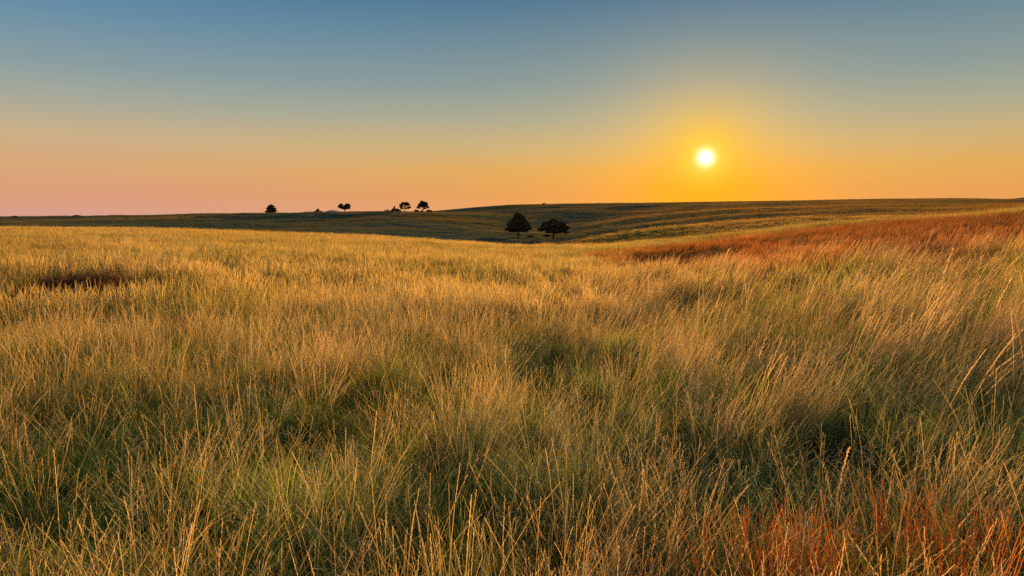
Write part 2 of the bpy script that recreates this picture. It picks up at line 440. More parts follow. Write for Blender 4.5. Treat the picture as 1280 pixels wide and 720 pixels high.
# ------------------------------------------------------------------ blades
class Tuft:
    def __init__(s, seed): s.V = []; s.F = []; s.B = []; s.n = 0; s.r = random.Random(seed)

    def strip(s, pts, wid, side, rnd, head):
        """a ribbon through pts, widths wid, side vector side; head: value per point"""
        k = len(pts)
        for i, p in enumerate(pts):
            w = wid[i] / 2; t = i / (k - 1)
            s.V.append((p[0] - side[0] * w, p[1] - side[1] * w, p[2] - side[2] * w)); s.V.append((p[0] + side[0] * w, p[1] + side[1] * w, p[2] + side[2] * w))
            s.B.append((t, rnd, head[i])); s.B.append((t, rnd, head[i]))
            if i: a = s.n + 2 * i; s.F.append((a - 2, a - 1, a + 1, a))
        s.n += 2 * k

    def curve(s, x0, y0, h, ang, lean, curl, seg):
        """points of a stalk of length h that starts out leaning by lean towards ang and bends on by curl"""
        p = [x0, y0, 0.0]; pts = [tuple(p)]; th = lean; dl = h / seg
        wob = s.r.uniform(-.25, .25)
        for i in range(seg):
            th += curl / seg * (0.4 + 1.2 * i / seg)
            a = ang + wob * i / seg
            p[0] += dl * math.sin(th) * math.cos(a); p[1] += dl * math.sin(th) * math.sin(a); p[2] += dl * math.cos(th)
            pts.append(tuple(p))
        return pts

    def blade(s, x0, y0, h, ang, lean, curl, w, seg=4):
        pts = s.curve(x0, y0, h, ang, lean, curl, seg)
        f = s.r.uniform(0, math.pi); side = (math.cos(f), math.sin(f), 0)
        wid = [w * (1.0 if i < seg * .5 else 1.0 - 0.85 * ((i / seg) - .5) / .5) for i in range(seg + 1)]
        s.strip(pts, wid, side, s.r.random(), [0] * (seg + 1))

    def stalk(s, x0, y0, h, ang, lean, curl, w, hl=0.28, hw=0.006, seg=5, spike=True, step=.0075):
        pts = s.curve(x0, y0, h, ang, lean, curl, seg)
        f = s.r.uniform(0, math.pi); side = (math.cos(f), math.sin(f), 0); rnd = s.r.random()
        s.strip(pts, [w * (1 - .5 * i / seg) for i in range(seg + 1)], side, rnd, [0] * (seg + 1))
        # seed head: short spikelets set alternately along the upper part
        n = max(6, int(hl * h / step)) if spike else 0
        for q in range(n):
            u = 1 - hl * (1 - q / n) ; u = min(u, 0.999)
            k = min(int(u * seg), seg - 1); tt = u * seg - k
            p = [pts[k][j] * (1 - tt) + pts[k + 1][j] * tt for j in range(3)]
            d = [pts[k + 1][j] - pts[k][j] for j in range(3)]; dl = math.sqrt(sum(v * v for v in d)); d = [v / dl for v in d]
            a = s.r.uniform(0, 6.28); o = (math.cos(a), math.sin(a), 0)
            Lk = s.r.uniform(.010, .017) * (0.5 + hw / .012); tip = [p[j] + d[j] * Lk + o[j] * Lk * 0.3 for j in range(3)]
            b = s.n; ww = hw * .26
            e = (-math.sin(a), math.cos(a), 0)
            mid = [(p[j] + tip[j]) / 2 for j in range(3)]
            s.V += [tuple(p), tuple(mid[j] + e[j] * ww for j in range(3)), tuple(tip), tuple(mid[j] - e[j] * ww for j in range(3))]
            s.B += [(0.9, rnd, 1)] * 4; s.F.append((b, b + 1, b + 2, b + 3)); s.n += 4

    def panicle(s, x0, y0, h, ang, lean, curl, w):
        pts = s.curve(x0, y0, h, ang, lean, curl, 6); rnd = s.r.random()
        s.strip(pts, [w * (1 - .6 * i / 6) for i in range(7)], (math.cos(ang + 1.57), math.sin(ang + 1.57), 0), rnd, [0] * 7)
        for q in range(22):
            u = 0.55 + 0.45 * q / 22; k = min(int(u * 6), 5); tt = u * 6 - k
            p = [pts[k][j] * (1 - tt) + pts[k + 1][j] * tt for j in range(3)]
            a = s.r.uniform(0, 6.28); Lb = s.r.uniform(.04, .12) * (1.25 - u)* 1.6
            e = [p[0] + math.cos(a) * Lb, p[1] + math.sin(a) * Lb, p[2] + Lb * s.r.uniform(.3, .9)]
            md = [(p[j] + e[j]) / 2 + (0.01 if j == 2 else 0) for j in range(3)]
            s.strip([tuple(p), tuple(md), tuple(e)], [.0012, .001, .003], (math.cos(a + 1.57), math.sin(a + 1.57), 0), rnd, [.6, .8, 1])

    def mesh(s, name, mat): return arr_mesh(name, s.V, s.F, mat, np.array(s.B))


def disc(r, R):
    a = r.uniform(0, 6.283); q = R * math.sqrt(r.random()); return q * math.cos(a), q * math.sin(a), a


def collection_of(name, tufts, mat):
    c = bpy.data.collections.new(name)
    for i, t in enumerate(tufts):
        o = bpy.data.objects.new('%s_%02d' % (name, i), t.mesh('%s_%02d' % (name, i), mat)); c.objects.link(o)
    return c


def understory(seed):
    t = Tuft(seed); r = t.r
    for _ in range(50):
        x, y, a = disc(r, .11)
        t.blade(x, y, r.uniform(.18, .46), a + r.uniform(-.7, .7), r.uniform(.02, .45), r.uniform(.2, 1.5), r.uniform(.0022, .0042))
    return t


def stalks(seed, bend):
    t = Tuft(seed); r = t.r
    for _ in range(15):
        x, y, a = disc(r, .1)
        a2 = r.gauss(0, .45) if bend else a + r.uniform(-.9, .9)
        t.blade(x, y, r.uniform(.25, .6), a2, r.uniform(.05, .3), r.uniform(.3, 1.3) if not bend else r.uniform(.5, 1.4), r.uniform(.0022, .0042))
    for _ in range(16):
        x, y, a = disc(r, .12)
        a2 = r.gauss(0, .35) if bend else a + r.uniform(-1, 1)
        t.stalk(x, y, r.uniform(.38, .74) * (1.25 if r.random() < .2 else 1), a2, r.uniform(.05, .45) if bend else abs(r.gauss(0, .28)), r.uniform(.15, .8) if bend else r.uniform(-.1, .7),
                r.uniform(.002, .0032), hl=r.uniform(.14, .34), hw=r.uniform(.0035, .0065))
    return t


def plumes(seed):
    t = Tuft(seed); r = t.r
    for _ in range(7):
        x, y, a = disc(r, .12)
        t.stalk(x, y, r.uniform(.75, 1.12), r.gauss(0, .3), r.uniform(.15, .42), r.uniform(.2, .6), .0055, hl=r.uniform(.25, .4), hw=.016, seg=6, step=.012)
    return t


def airy(seed):
    t = Tuft(seed); r = t.r
    for _ in range(8):
        x, y, a = disc(r, .08)
        t.panicle(x, y, r.uniform(.4, .75), a, r.uniform(.05, .4), r.uniform(.1, .7), .0018)
    for _ in range(18):
        x, y, a = disc(r, .1)
        t.blade(x, y, r.uniform(.2, .45), a, r.uniform(.1, .5), r.uniform(.4, 1.6), .0026)
    return t


def bluestem(seed):
    t = Tuft(seed); r = t.r
    for _ in range(34):
        x, y, a = disc(r, .08); h = r.uniform(.35, .72)
        t.stalk(x, y, h, a, r.uniform(0, .2), r.uniform(-.1, .35), .0028, hl=.55, hw=.0055)
    for _ in range(26):
        x, y, a = disc(r, .1)
        t.blade(x, y, r.uniform(.2, .5), a, r.uniform(.05, .3), r.uniform(.2, 1.2), .0034)
    return t


def mid(seed, bend):
    t = Tuft(seed); r = t.r
    for _ in range(42):
        x, y, a = disc(r, .26); a2 = r.gauss(0, .5) if bend else a
        t.blade(x, y, r.uniform(.22, .5), a2, r.uniform(.02, .35), r.uniform(.2, 1.2), r.uniform(.006, .011), 3)
    for _ in range(22):
        x, y, a = disc(r, .24); a2 = r.gauss(0, .35) if bend else a + r.uniform(-1, 1)
        h = r.uniform(.5, .88)
        pts = t.curve(x, y, h, a2, r.uniform(.1, .42) if bend else abs(r.gauss(0, .26)), r.uniform(.1, .6) if bend else r.uniform(0, .5), 4)
        f = r.uniform(0, 3.14)
        t.strip(pts, [.005, .005, .007, .013, .004], (math.cos(f), math.sin(f), 0), r.random(), [0, 0, .2, 1, 1])
    return t


def farc(seed, bend):
    t = Tuft(seed); r = t.r
    for _ in range(130):
        x, y, a = disc(r, .95); a2 = r.gauss(0, .6) if bend else a + r.uniform(-2, 2)
        h = r.uniform(.25, .62) if r.random() < .8 else r.uniform(.6, .85)
        pts = t.curve(x, y, h, a2, r.uniform(.05, .35) if bend else r.uniform(0, .25), r.uniform(0, .5), 2)
        f = r.uniform(0, 3.14); w = r.uniform(.010, .02)
        t.strip(pts, [w, w, w * .4], (math.cos(f), math.sin(f), 0), r.random(), [0, .2, .6])
    return t


def vfarc(seed):
    t = Tuft(seed); r = t.r
    for _ in range(110):
        x, y, a = disc(r, 3.2)
        pts = t.curve(x, y, r.uniform(.12, .34), a, r.uniform(0, .3), r.uniform(0, .5), 1)
        f = r.uniform(0, 3.14); w = r.uniform(.05, .11)
        t.strip(pts, [w, w * .35], (math.cos(f), math.sin(f), 0), r.random(), [0, .3])
    return t


def gn_scatter(name, coll, x, y, z, var, yaw, tiltx, tilty, scale, tint, label):
    n = len(x)
    me = bpy.data.meshes.new(name)
    me.vertices.add(n); me.vertices.foreach_set('co', np.stack([x, y, z], 1).astype(np.float32).ravel())

    def attr(nm, typ, data, key):
        a = me.attributes.new(nm, typ, 'POINT'); a.data.foreach_set(key, data)
    attr('variant', 'INT', var.astype(np.int32), 'value')
    attr('turn', 'FLOAT_VECTOR', np.stack([tiltx, tilty, yaw], 1).astype(np.float32).ravel(), 'vector')
    attr('size', 'FLOAT_VECTOR', scale.astype(np.float32).ravel(), 'vector')
    attr('tint', 'FLOAT_COLOR', tint.astype(np.float32).ravel(), 'color')
    o = link(name, me); tag(o, label, 'grass', kind='stuff')
    ng = bpy.data.node_groups.new(name + '_scatter', 'GeometryNodeTree')
    ng.interface.new_socket('Geometry', in_out='INPUT', socket_type='NodeSocketGeometry')
    ng.interface.new_socket('Geometry', in_out='OUTPUT', socket_type='NodeSocketGeometry')
    gi = ng.nodes.new('NodeGroupInput'); go = ng.nodes.new('NodeGroupOutput')
    ip = ng.nodes.new('GeometryNodeInstanceOnPoints'); ci = ng.nodes.new('GeometryNodeCollectionInfo')
    ci.inputs['Collection'].default_value = coll; ci.inputs['Separate Children'].default_value = True; ci.inputs['Reset Children'].default_value = True
    ip.inputs['Pick Instance'].default_value = True

    def named(nm, typ):
        q = ng.nodes.new('GeometryNodeInputNamedAttribute'); q.data_type = typ; q.inputs[0].default_value = nm; return q.outputs['Attribute']
    er = ng.nodes.new('FunctionNodeEulerToRotation')
    l = ng.links.new
    l(gi.outputs[0], ip.inputs['Points']); l(ci.outputs[0], ip.inputs['Instance'])
    l(named('variant', 'INT'), ip.inputs['Instance Index'])
    l(named('turn', 'FLOAT_VECTOR'), er.inputs[0]); l(er.outputs[0], ip.inputs['Rotation'])
    l(named('size', 'FLOAT_VECTOR'), ip.inputs['Scale']); l(ip.outputs[0], go.inputs[0])
    md = o.modifiers.new('scatter', 'NODES'); md.node_group = ng
    return o


def ring(r0, r1, dens, a0=-0.86, a1=0.86, fall=False):
    n = int((a1 - a0) / 2 * (r1 * r1 - r0 * r0) * dens)
    r = np.sqrt(r0 * r0 + rng.random(n) * (r1 * r1 - r0 * r0)); a = a0 + (a1 - a0) * rng.random(n)
    return r * np.sin(a), r * np.cos(a)


def wind(x, y):
    """how strongly the stand is laid over towards +x"""
    az = np.arctan2(x, y); r = np.hypot(x, y)
    return np.clip(sstep(-0.05, 0.30, az + 0.25 * (fbm(x / 3, y / 3, 2, 7) - .5)) * (0.45 + 0.55 * sstep(3.5, 7, r)), 0, 1)


def put(name, coll, nup, nbend, x, y, keep, label, s0=.8, s1=1.25, far=False, tcol=None, zoff=-0.01, wmul=1.0):
    m = rng.random(len(x)) < keep
    x, y = x[m], y[m]; n = len(x)
    z = height(x, y) + zoff
    w = wind(x, y)
    bent = (rng.random(n) < w * wmul) & (nbend > 0)
    var = np.where(bent, nup + rng.integers(0, max(nbend, 1), n), rng.integers(0, max(nup, 1), n))
    yaw = np.where(bent, rng.normal(0, .35, n), rng.random(n) * 6.283)
    s = s0 + (s1 - s0) * rng.random(n)
    hn = fbm(x / 2.3, y / 2.3, 3, 123)
    hz = s * (0.55 + 0.42 * hn + .5 * fbm(x / .8, y / .8, 2, 124))
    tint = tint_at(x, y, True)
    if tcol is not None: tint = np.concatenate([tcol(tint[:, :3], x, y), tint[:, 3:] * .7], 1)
    hz = hz * (1 - .4 * patch(D_P, x, y)) * (1 - .25 * patch(G_P, x, y))
    return gn_scatter(name, coll, x, y, z, var, yaw, rng.normal(0, .05, n), rng.normal(0, .05, n) + 0.10 * w * (~bent), np.stack([s, s, hz], 1), tint, label)


# near stands
cu = collection_of('understory', [understory(i) for i in range(8)], M_GREEN)
cs = collection_of('stalks', [stalks(20 + i, False) for i in range(8)] + [stalks(40 + i, True) for i in range(8)], M_NEAR)
cpl = collection_of('plumes', [plumes(210 + i) for i in range(6)], M_NEAR)
cairy = collection_of('airy', [airy(60 + i) for i in range(5)], M_NEAR)
cr = collection_of('bluestem', [bluestem(80 + i) for i in range(6)], M_RED)
cm_ = collection_of('midstand', [mid(100 + i, False) for i in range(6)] + [mid(120 + i, True) for i in range(6)], M_GRASS)
cf = collection_of('farstand', [farc(140 + i, False) for i in range(5)] + [farc(150 + i, True) for i in range(5)], M_GRASS)
cv = collection_of('hillstand', [vfarc(160 + i) for i in range(5)], M_HILL)
cg = collection_of('lowstand', [mid(180 + i, False) for i in range(5)], M_GREEN)


def near_parts():
    a = ring(1.0, 15, 1, -1.2, 1.2)
    return a


def greenish(t, x, y):
    g_, gy, rd, dk, og, n1, n2 = fields(x, y)
    k = (0.35 + 0.5 * n1)[:, None]
    base = GREEN * (1 - gy[:, None]) + GREY * gy[:, None]
    base = base * (1 - 0.5 * n2[:, None]) + OLIVE * 0.5 * n2[:, None]
    return 1.3 * base * (0.55 + .9 * sstep(.3, .7, fbm(x / .5, y / .5, 2, 231)))[:, None] * (0.7 + 0.6 * rng.random((len(x), 1))) * (1 - k * .35) + t * k * .35


# understory
x, y = ring(1.0, 15, 44, -1.0, 1.0)
put('green_grass', cu, 8, 0, x, y, .3 + .9 * sstep(.36, .6, fbm(x / .6 + 9, y / .6, 3, 230)), 'low tangled green and grey-green grass under the dry stalks in the foreground', .8, 1.3, tcol=greenish)
x, y = ring(1.0, 15, 21, -1.0, 1.0)
G, Yy, Rr, D_, O_, n1, n2 = fields(x, y)
clump = (0.6 + .4 * sstep(4, 9, np.hypot(x, y))) * 0.35 + 0.9 * sstep(.35, .65, fbm(x / .55, y / .55, 3, 200))
put('dry_grass', cs, 8, 8, x, y, clump * (1 - .55 * G) * (1 - .55 * Yy) * (1 - .8 * sstep(.5, .9, Rr)), 'tall golden seeding grass stalks of the near field, leaning on the right', .75, 1.25)
x, y = ring(1.0, 12, 5, -1.0, 1.0)
G, Yy, Rr, D_, O_, n1, n2 = fields(x, y)
put('airy_grass', cairy, 5, 0, x, y, .35 + .6 * np.maximum(G, Yy), 'thin airy grass heads scattered among the near green grass', .8, 1.3)
x, y = ring(1.0, 16, 20, -1.0, 1.0)
G, Yy, Rr, D_, O_, n1, n2 = fields(x, y)
put('red_grass', cr, 6, 0, x, y, sstep(.4, .85, Rr) * (.15 + .75 * sstep(.42, .58, fbm(x / .6, y / .6, 2, 270))), 'russet red bunch grass in the lower right foreground', .7, 1.1,
    tcol=lambda t, x, y: (RUST * (0.4 + .55 * rng.random((len(x), 1)))) * .75 + t * .25)
x, y = ring(9, 30, 5, 0.02, .80)
put('leaning_grass', cs, 8, 8, x, y, (1 - .8 * patch(R_P, x, y)) * (.15 + .85 * sstep(.42, .6, fbm(x / 1.3, y / 1.3, 3, 260))) * sstep(0.0, .3, np.arctan2(x, y)), 'taller leaning straw stalks with seed heads on the right slope', 1.1, 1.6, wmul=1.5,
    tcol=lambda t, x, y: t * .3 + .7 * np.array([.74, .50, .24]))
x, y = ring(5.5, 32, 2.4, 0.06, .80)
put('plume_grass', cpl, 0, 6, x, y, (1 - .8 * patch(R_P, x, y)) * (.1 + .9 * sstep(.44, .6, fbm(x / 1.6, y / 1.6, 3, 265))) * sstep(.04, .3, np.arctan2(x, y)), 'pale stout seed plumes leaning right above the grass of the right slope', .75, 1.1, wmul=50,
    tcol=lambda t, x, y: t * .2 + .8 * np.array([.78, .55, .28]))
# middle distance, crest, hills
x, y = ring(13.5, 75, 6)
G, Yy, Rr, D_, O_, n1, n2 = fields(x, y)
put('meadow_grass', cg, 5, 0, x, y, (.3 + .7 * np.maximum(G, sstep(.45, .6, fbm(x / 3.5, y / 5, 3, 280)))) * (1 - np.minimum(1, 1.2 * Rr)) * (1 - D_), 'low green and olive grass between the golden stands of the middle field', .55, .95,
    tcol=lambda t, x, y: t * .35 + .65 * OLIVE * (0.5 + .8 * rng.random((len(x), 1))))
x, y = ring(13.5, 48, 9)
G, Yy, Rr, D_, O_, n1, n2 = fields(x, y)
cl2 = sstep(.38, .6, fbm(x / 1.1, y / 1.6, 3, 210))
put('field_grass', cm_, 6, 6, x, y, (.25 + .6 * cl2) * (1 - .5 * D_), 'golden and russet standing grass across the middle of the field', .55, .95)
x, y = ring(45, 165, 1.5)
put('crest_grass', cf, 5, 5, x, y, np.ones(len(x)), 'pale golden grass along the far edge of the field', .65, 1.0)
x, y = ring(150, 980, 0.09)
put('hill_grass', cv, 5, 0, x, y, np.ones(len(x)), 'short dull green and brown grass on the far hills', .8, 1.3)


# ------------------------------------------------------------------ trees and bushes
M_BARK = simple_mat('bark', (0.045, 0.03, 0.02), (0.09, 0.06, 0.045), 6.0, bump=.03)
M_LEAF = simple_mat('dark_foliage', (0.08, 0.065, 0.025), (0.15, 0.105, 0.04), 0.8, trans=.18)
M_LEAF2 = simple_mat('brown_foliage', (0.06, 0.035, 0.018), (0.12, 0.065, 0.03), 0.8, trans=.2)


def tube(V, F, a, b, ra, rb, k=6):
    a = np.array(a); b = np.array(b); d = b - a; d = d / np.linalg.norm(d)
    u = np.cross(d, [0.3, 0.9, 0.2]); u /= np.linalg.norm(u); v = np.cross(d, u)
    n = len(V)
    for i in range(k):
        c = math.cos(6.2832 * i / k); s = math.sin(6.2832 * i / k); V.append(a + (u * c + v * s) * ra)
    for i in range(k):
        c = math.cos(6.2832 * i / k); s = math.sin(6.2832 * i / k); V.append(b + (u * c + v * s) * rb)
    for i in range(k): F.append((n + i, n + (i + 1) % k, n + k + (i + 1) % k, n + k + i))


def leaf_faces(r, centre, rad, n, size, V, F):
    for _ in range(n):
        while True:
            q = np.array([r.uniform(-1, 1) for _ in range(3)])
            if q @ q <= 1: break
        q = q * (0.55 + 0.45 * r.random()) if q @ q < .2 else q
        p = np.array(centre) + q * np.array(rad)
        a = np.array([r.gauss(0, 1) for _ in range(3)]); a /= np.linalg.norm(a)
        b = np.cross(a, [r.gauss(0, 1) for _ in range(3)]); b /= np.linalg.norm(b)
        s = size * r.uniform(.5, 1.3); k = len(V)
        V += [p - a * s, p + b * s * .55, p + a * s, p - b * s * .55]; F.append((k, k + 1, k + 2, k + 3))


def tree(name, cat, px, dist, label, H, trunk_h, lobes, leaf=.22, dens=60, seed=1, group=None, mat=None, tr=.3, base_py=None):
    """lobes: (dx, z, radius x, radius z) in fractions of H"""
    r = random.Random(seed)
    tx = ray(px, 268)[0]; X0 = tx * dist; Y0 = dist; Z0 = float(height(np.array([X0]), np.array([Y0]))[0])
    e = bpy.data.objects.new(name, None); COL.objects.link(e); e.location = (X0, Y0, Z0 - .1)
    tag(e, label, cat, group)
    V, F = [], []
    if trunk_h > 0:
        p = np.array([0, 0, -.3]); segs = 5; top = trunk_h * H * 2.1
        pts = [p]
        for i in range(segs):
            pts.append(np.array([r.uniform(-.04, .04) * H * .5, r.uniform(-.04, .04) * H * .5, (i + 1) / segs * min(top, .85 * H)]))
        for i in range(segs): tube(V, F, pts[i], pts[i + 1], tr * (1 - .14 * i) * (1.35 if i == 0 else 1), tr * (1 - .14 * (i + 1)))
        st = pts
    else:
        st = [np.array([0, 0, -.2]), np.array([0, 0, .15 * H])]
        tube(V, F, st[0], st[1], tr * .6, tr * .4)
    VL, FL = [], []
    for dx, z, rx, rz in lobes:
        dyo = r.uniform(-.5, .5) * rx * H
        c = np.array([dx * H, dyo, z * H])
        s0 = min(st, key=lambda q: abs(q[2] - (c[2] - rz * H * .8)))
        tube(V, F, s0, c, tr * .4, tr * .12, 5)
        for _ in range(3):
            tube(V, F, s0 * .35 + c * .65, c + np.array([r.uniform(-1, 1) * rx, r.uniform(-1, 1) * rx, r.uniform(-.5, 1) * rz]) * H * .8, tr * .14, tr * .04, 4)
        k = max(5, int(14 * rx / .2))
        for _ in range(k):       # leaf clumps inside the lobe
            q = np.array([r.gauss(0, .5), r.gauss(0, .5), r.gauss(0, .45)])
            q /= max(1, np.linalg.norm(q))
            cc_ = c + q * np.array([rx, rx, rz]) * H * .8
            leaf_faces(r, cc_, (rx * H * .5, rx * H * .5, rz * H * .42), dens, leaf, VL, FL)
    link('trunk', arr_mesh('trunk', V, F, M_BARK, smooth=True), e)
    link('crown', arr_mesh('crown', VL, FL, mat or M_LEAF), e)
    return e


def lobes_dome(n, w, z0, z1, seed, rx=.24, rz=.17, flat=1.0, top=.5):
    r = random.Random(seed); o = []
    for i in range(n):
        t = (i + .5) / n; z = z0 + (z1 - z0) * t
        ww = w * math.sqrt(max(0.02, 1 - ((t - (1 - top)) / (1 if t > (1 - top) else 1.3)) ** 2 * flat))
        o.append((r.uniform(-1, 1) * ww * .75, z, rx, rz))
        o.append(((-1) ** i * ww * r.uniform(.6, .95), z, rx * .85, rz * .9))
    return o


# the two trees in the valley
LA = [(0, .35, .3, .12), (-.2, .55, .24, .16), (.2, .57, .22, .16), (-.12, .45, .26, .18), (.14, .45, .26, .18), (0, .62, .24, .2), (-.25, .40, .2, .14), (.27, .42, .2, .14), (-.14, .75, .14, .12), (.13, .73, .15, .12), (-.26, .40, .2, .12), (.24, .38, .2, .12), (.0, .42, .25, .12), (-.18, .50, .22, .12), (.22, .50, .2, .12), (.05, .60, .22, .12), (-.14, .68, .18, .11),
      (.16, .66, .17, .11), (.0, .78, .17, .12), (-.03, .90, .11, .09), (-.36, .36, .12, .07), (.36, .40, .13, .09), (.1, .84, .12, .1)]
tree('valley_tree', 'tree', 648, 226, 'taller dark tree with a pointed rounded crown, left of the pair in the valley', 9.0, .22, LA, dens=75, seed=3, leaf=.26, tr=.34)
LB = [(0, .42, .3, .1), (-.3, .62, .22, .12), (.3, .64, .22, .12), (0, .68, .3, .16), (-.1, .5, .26, .1), (.16, .5, .26, .1), (-.38, .70, .16, .1), (.4, .70, .18, .1), (-.42, .52, .22, .08), (.42, .50, .22, .09), (-.2, .60, .25, .1), (.22, .62, .25, .1), (0, .55, .25, .1), (0, .74, .24, .1), (-.22, .76, .18, .08), (.24, .76, .18, .08),
      (.0, .88, .18, .07), (-.55, .47, .14, .05), (.58, .56, .14, .07), (-.28, .22, .16, .05), (.5, .38, .14, .06), (-.12, .38, .2, .06), (.2, .4, .2, .07)]
tree('spreading_tree', 'tree', 692, 211, 'dark tree with a broad flat spreading crown, right of the pair in the valley', 7.4, .24, LB, dens=75, seed=7, leaf=.24, tr=.3)
tree('valley_bush', 'bush', 663, 233, 'small dark bush on the valley floor right of the pointed tree', 1.4, 0, [(0, .5, .5, .35), (.5, .4, .4, .3), (-.5, .4, .3, .3)], dens=40, seed=9, leaf=.12, tr=.1)
tree('valley_bush', 'bush', 640.5, 228, 'low dark bush at the left foot of the pointed valley tree', 1.1, 0, [(0, .4, .8, .35), (.9, .3, .6, .25)], dens=40, seed=10, leaf=.12, tr=.1)
# skyline
SK = 556
DOME = [(0, .25, .38, .22), (-.3, .22, .28, .2), (.3, .22, .28, .2), (0, .5, .42, .26), (-.28, .5, .26, .22), (.28, .48, .26, .22), (-.08, .75, .30, .2), (.14, .74, .26, .18), (0, .88, .2, .12)]
tree('skyline_tree', 'tree', 339, SK, 'lone dome shaped tree on the skyline, leftmost of the skyline trees', 7.4, .05, [(a, b, c_, d_) for a, b, c_, d_ in DOME] + [(-.5, .22, .16, .1), (.5, .24, .16, .1)], seed=11, leaf=.42, dens=34, tr=.3)
tree('skyline_bush', 'bush', 397.5, SK, 'small peaked bush on the skyline between the lone dome tree and the two lobed tree', 3.6, 0, [(0, .5, .4, .3), (.05, .8, .2, .2), (.55, .25, .4, .2), (-.5, .25, .36, .2), (1.0, .14, .3, .12)], seed=12, leaf=.34, dens=22, tr=.14)
tree('skyline_tree', 'tree', 430.5, SK, 'two lobed heart shaped tree on the skyline with a bare trunk', 7.6, .2,
     [(-.36, .72, .26, .2), (.38, .70, .28, .2), (-.2, .52, .26, .16), (.2, .48, .26, .16), (0, .60, .28, .16), (-.5, .58, .18, .12), (.52, .54, .18, .14), (.32, .84, .2, .1), (-.34, .86, .2, .1), (.05, .4, .16, .1)],
     seed=13, leaf=.42, dens=32, tr=.55)
tree('skyline_bush', 'bush', 482.2, SK, 'left of two tiny upright bushes at the left end of the skyline tree row', 2.0, 0, [(0, .5, .32, .42)], seed=14, leaf=.3, dens=30, tr=.2)
tree('skyline_bush', 'bush', 484.8, SK, 'right of two tiny upright bushes at the left end of the skyline tree row', 2.4, 0, [(0, .5, .24, .45)], seed=15, leaf=.3, dens=30, tr=.2)
tree('skyline_bush', 'bush', 493.5, SK, 'broad low bush with a raised point on the skyline beside the tiny upright bushes', 4.4, 0,
     [(0, .4, .5, .3), (-.05, .85, .17, .18), (.5, .35, .42, .26), (-.6, .2, .38, .18), (.85, .2, .3, .2)], seed=16, leaf=.34, dens=32, tr=.16)
tree('skyline_tree', 'tree', 506.3, SK, 'open crowned tree with see through gaps, second from right in the skyline row', 8.2, .22,
     [(-.34, .5, .2, .13), (-.32, .7, .22, .14), (-.1, .84, .26, .14), (.2, .82, .24, .14), (.34, .66, .2, .12), (.42, .44, .24, .1), (.16, .34, .22, .08), (-.3, .34, .16, .12), (.06, .66, .2, .1), (0, .5, .1, .06)],
     seed=17, leaf=.4, dens=30, tr=.45)
LD = [(0, .62, .34, .26), (-.24, .58, .24, .2), (.24, .58, .24, .2), (-.06, .82, .28, .16), (.14, .8, .24, .14), (-.36, .42, .16, .12), (.38, .42, .16, .12), (-.52, .12, .2, .11), (.5, .13, .22, .12), (-.1, .1, .18, .1), (.16, .36, .12, .1), (.72, .08, .14, .08)]
tree('skyline_tree', 'tree', 528.8, SK, 'largest round crowned tree on the skyline with bushes round its foot', 9.4, .1, LD, seed=18, leaf=.46, dens=32, tr=.34, mat=M_LEAF2)
tree('ridge_bush', 'bush', 680, 893, 'tiny lone bush on the far ridge line above the valley pair', 2.0, 0, [(0, .5, .8, .4), (1, .3, .7, .25), (-.9, .3, .6, .2)], seed=19, leaf=.4, dens=14, tr=.2)
tree('hillside_bush', 'bush', 18, 500, 'dark low bush on the far left hillside, the leftmost one', 1.7, 0, [(0, .5, .7, .35), (.9, .4, .6, .3), (-.9, .4, .5, .3)], seed=20, leaf=.3, dens=20, tr=.15)
tree('hillside_bush', 'bush', 96, 505, 'dark low bush on the far left hillside, right of its twin', 1.7, 0, [(0, .5, .7, .35), (1.2, .4, .6, .3), (-1.1, .4, .6, .3)], seed=21, leaf=.3, dens=20, tr=.15)

# distant blue hills peeping over the left skyline
M_FAR = simple_mat('far_hill_haze_tone', (0.20, 0.16, 0.15), (0.26, 0.20, 0.18), 0.002)  # haze painted into the base colour, paler than the bare hills


def far_hill(pxs, pys, dist, name, label):
    V, F = [], []
    n = len(pxs)
    for i, (px, py) in enumerate(zip(pxs, pys)):
        tx, s = ray(px, py); zt = EYE + dist * s
        for k, (dy, f) in enumerate(((-600, 0), (-300, .55), (-90, .92), (0, 1), (200, .75), (600, 0))):
            V.append((tx * dist, dist + dy, -36 + (zt + 36) * f))
    for i in range(n - 1):
        for k in range(5): a = i * 6 + k; F.append((a, a + 1, a + 7, a + 6))
    o = link(name, arr_mesh(name, V, F, M_FAR, smooth=True)); tag(o, label, kind='structure')


far_hill([374, 382, 390, 400, 405, 411, 416, 421, 428, 440, 452, 458], [267, 264.6, 264.2, 265, 265.2, 263.4, 262.2, 263, 264.6, 263.8, 264.4, 267], 5000, 'hills', 'faint distant hills just showing above the left skyline')

# ------------------------------------------------------------------ single plants of the foreground
M_FORB = simple_mat('yellow_green_leaves', (0.17, 0.19, 0.02), (0.30, 0.26, 0.03), 9.0, trans=.45)
M_STEM = simple_mat('green_stem', (0.12, 0.12, 0.04), (0.2, 0.16, 0.06), 9.0)


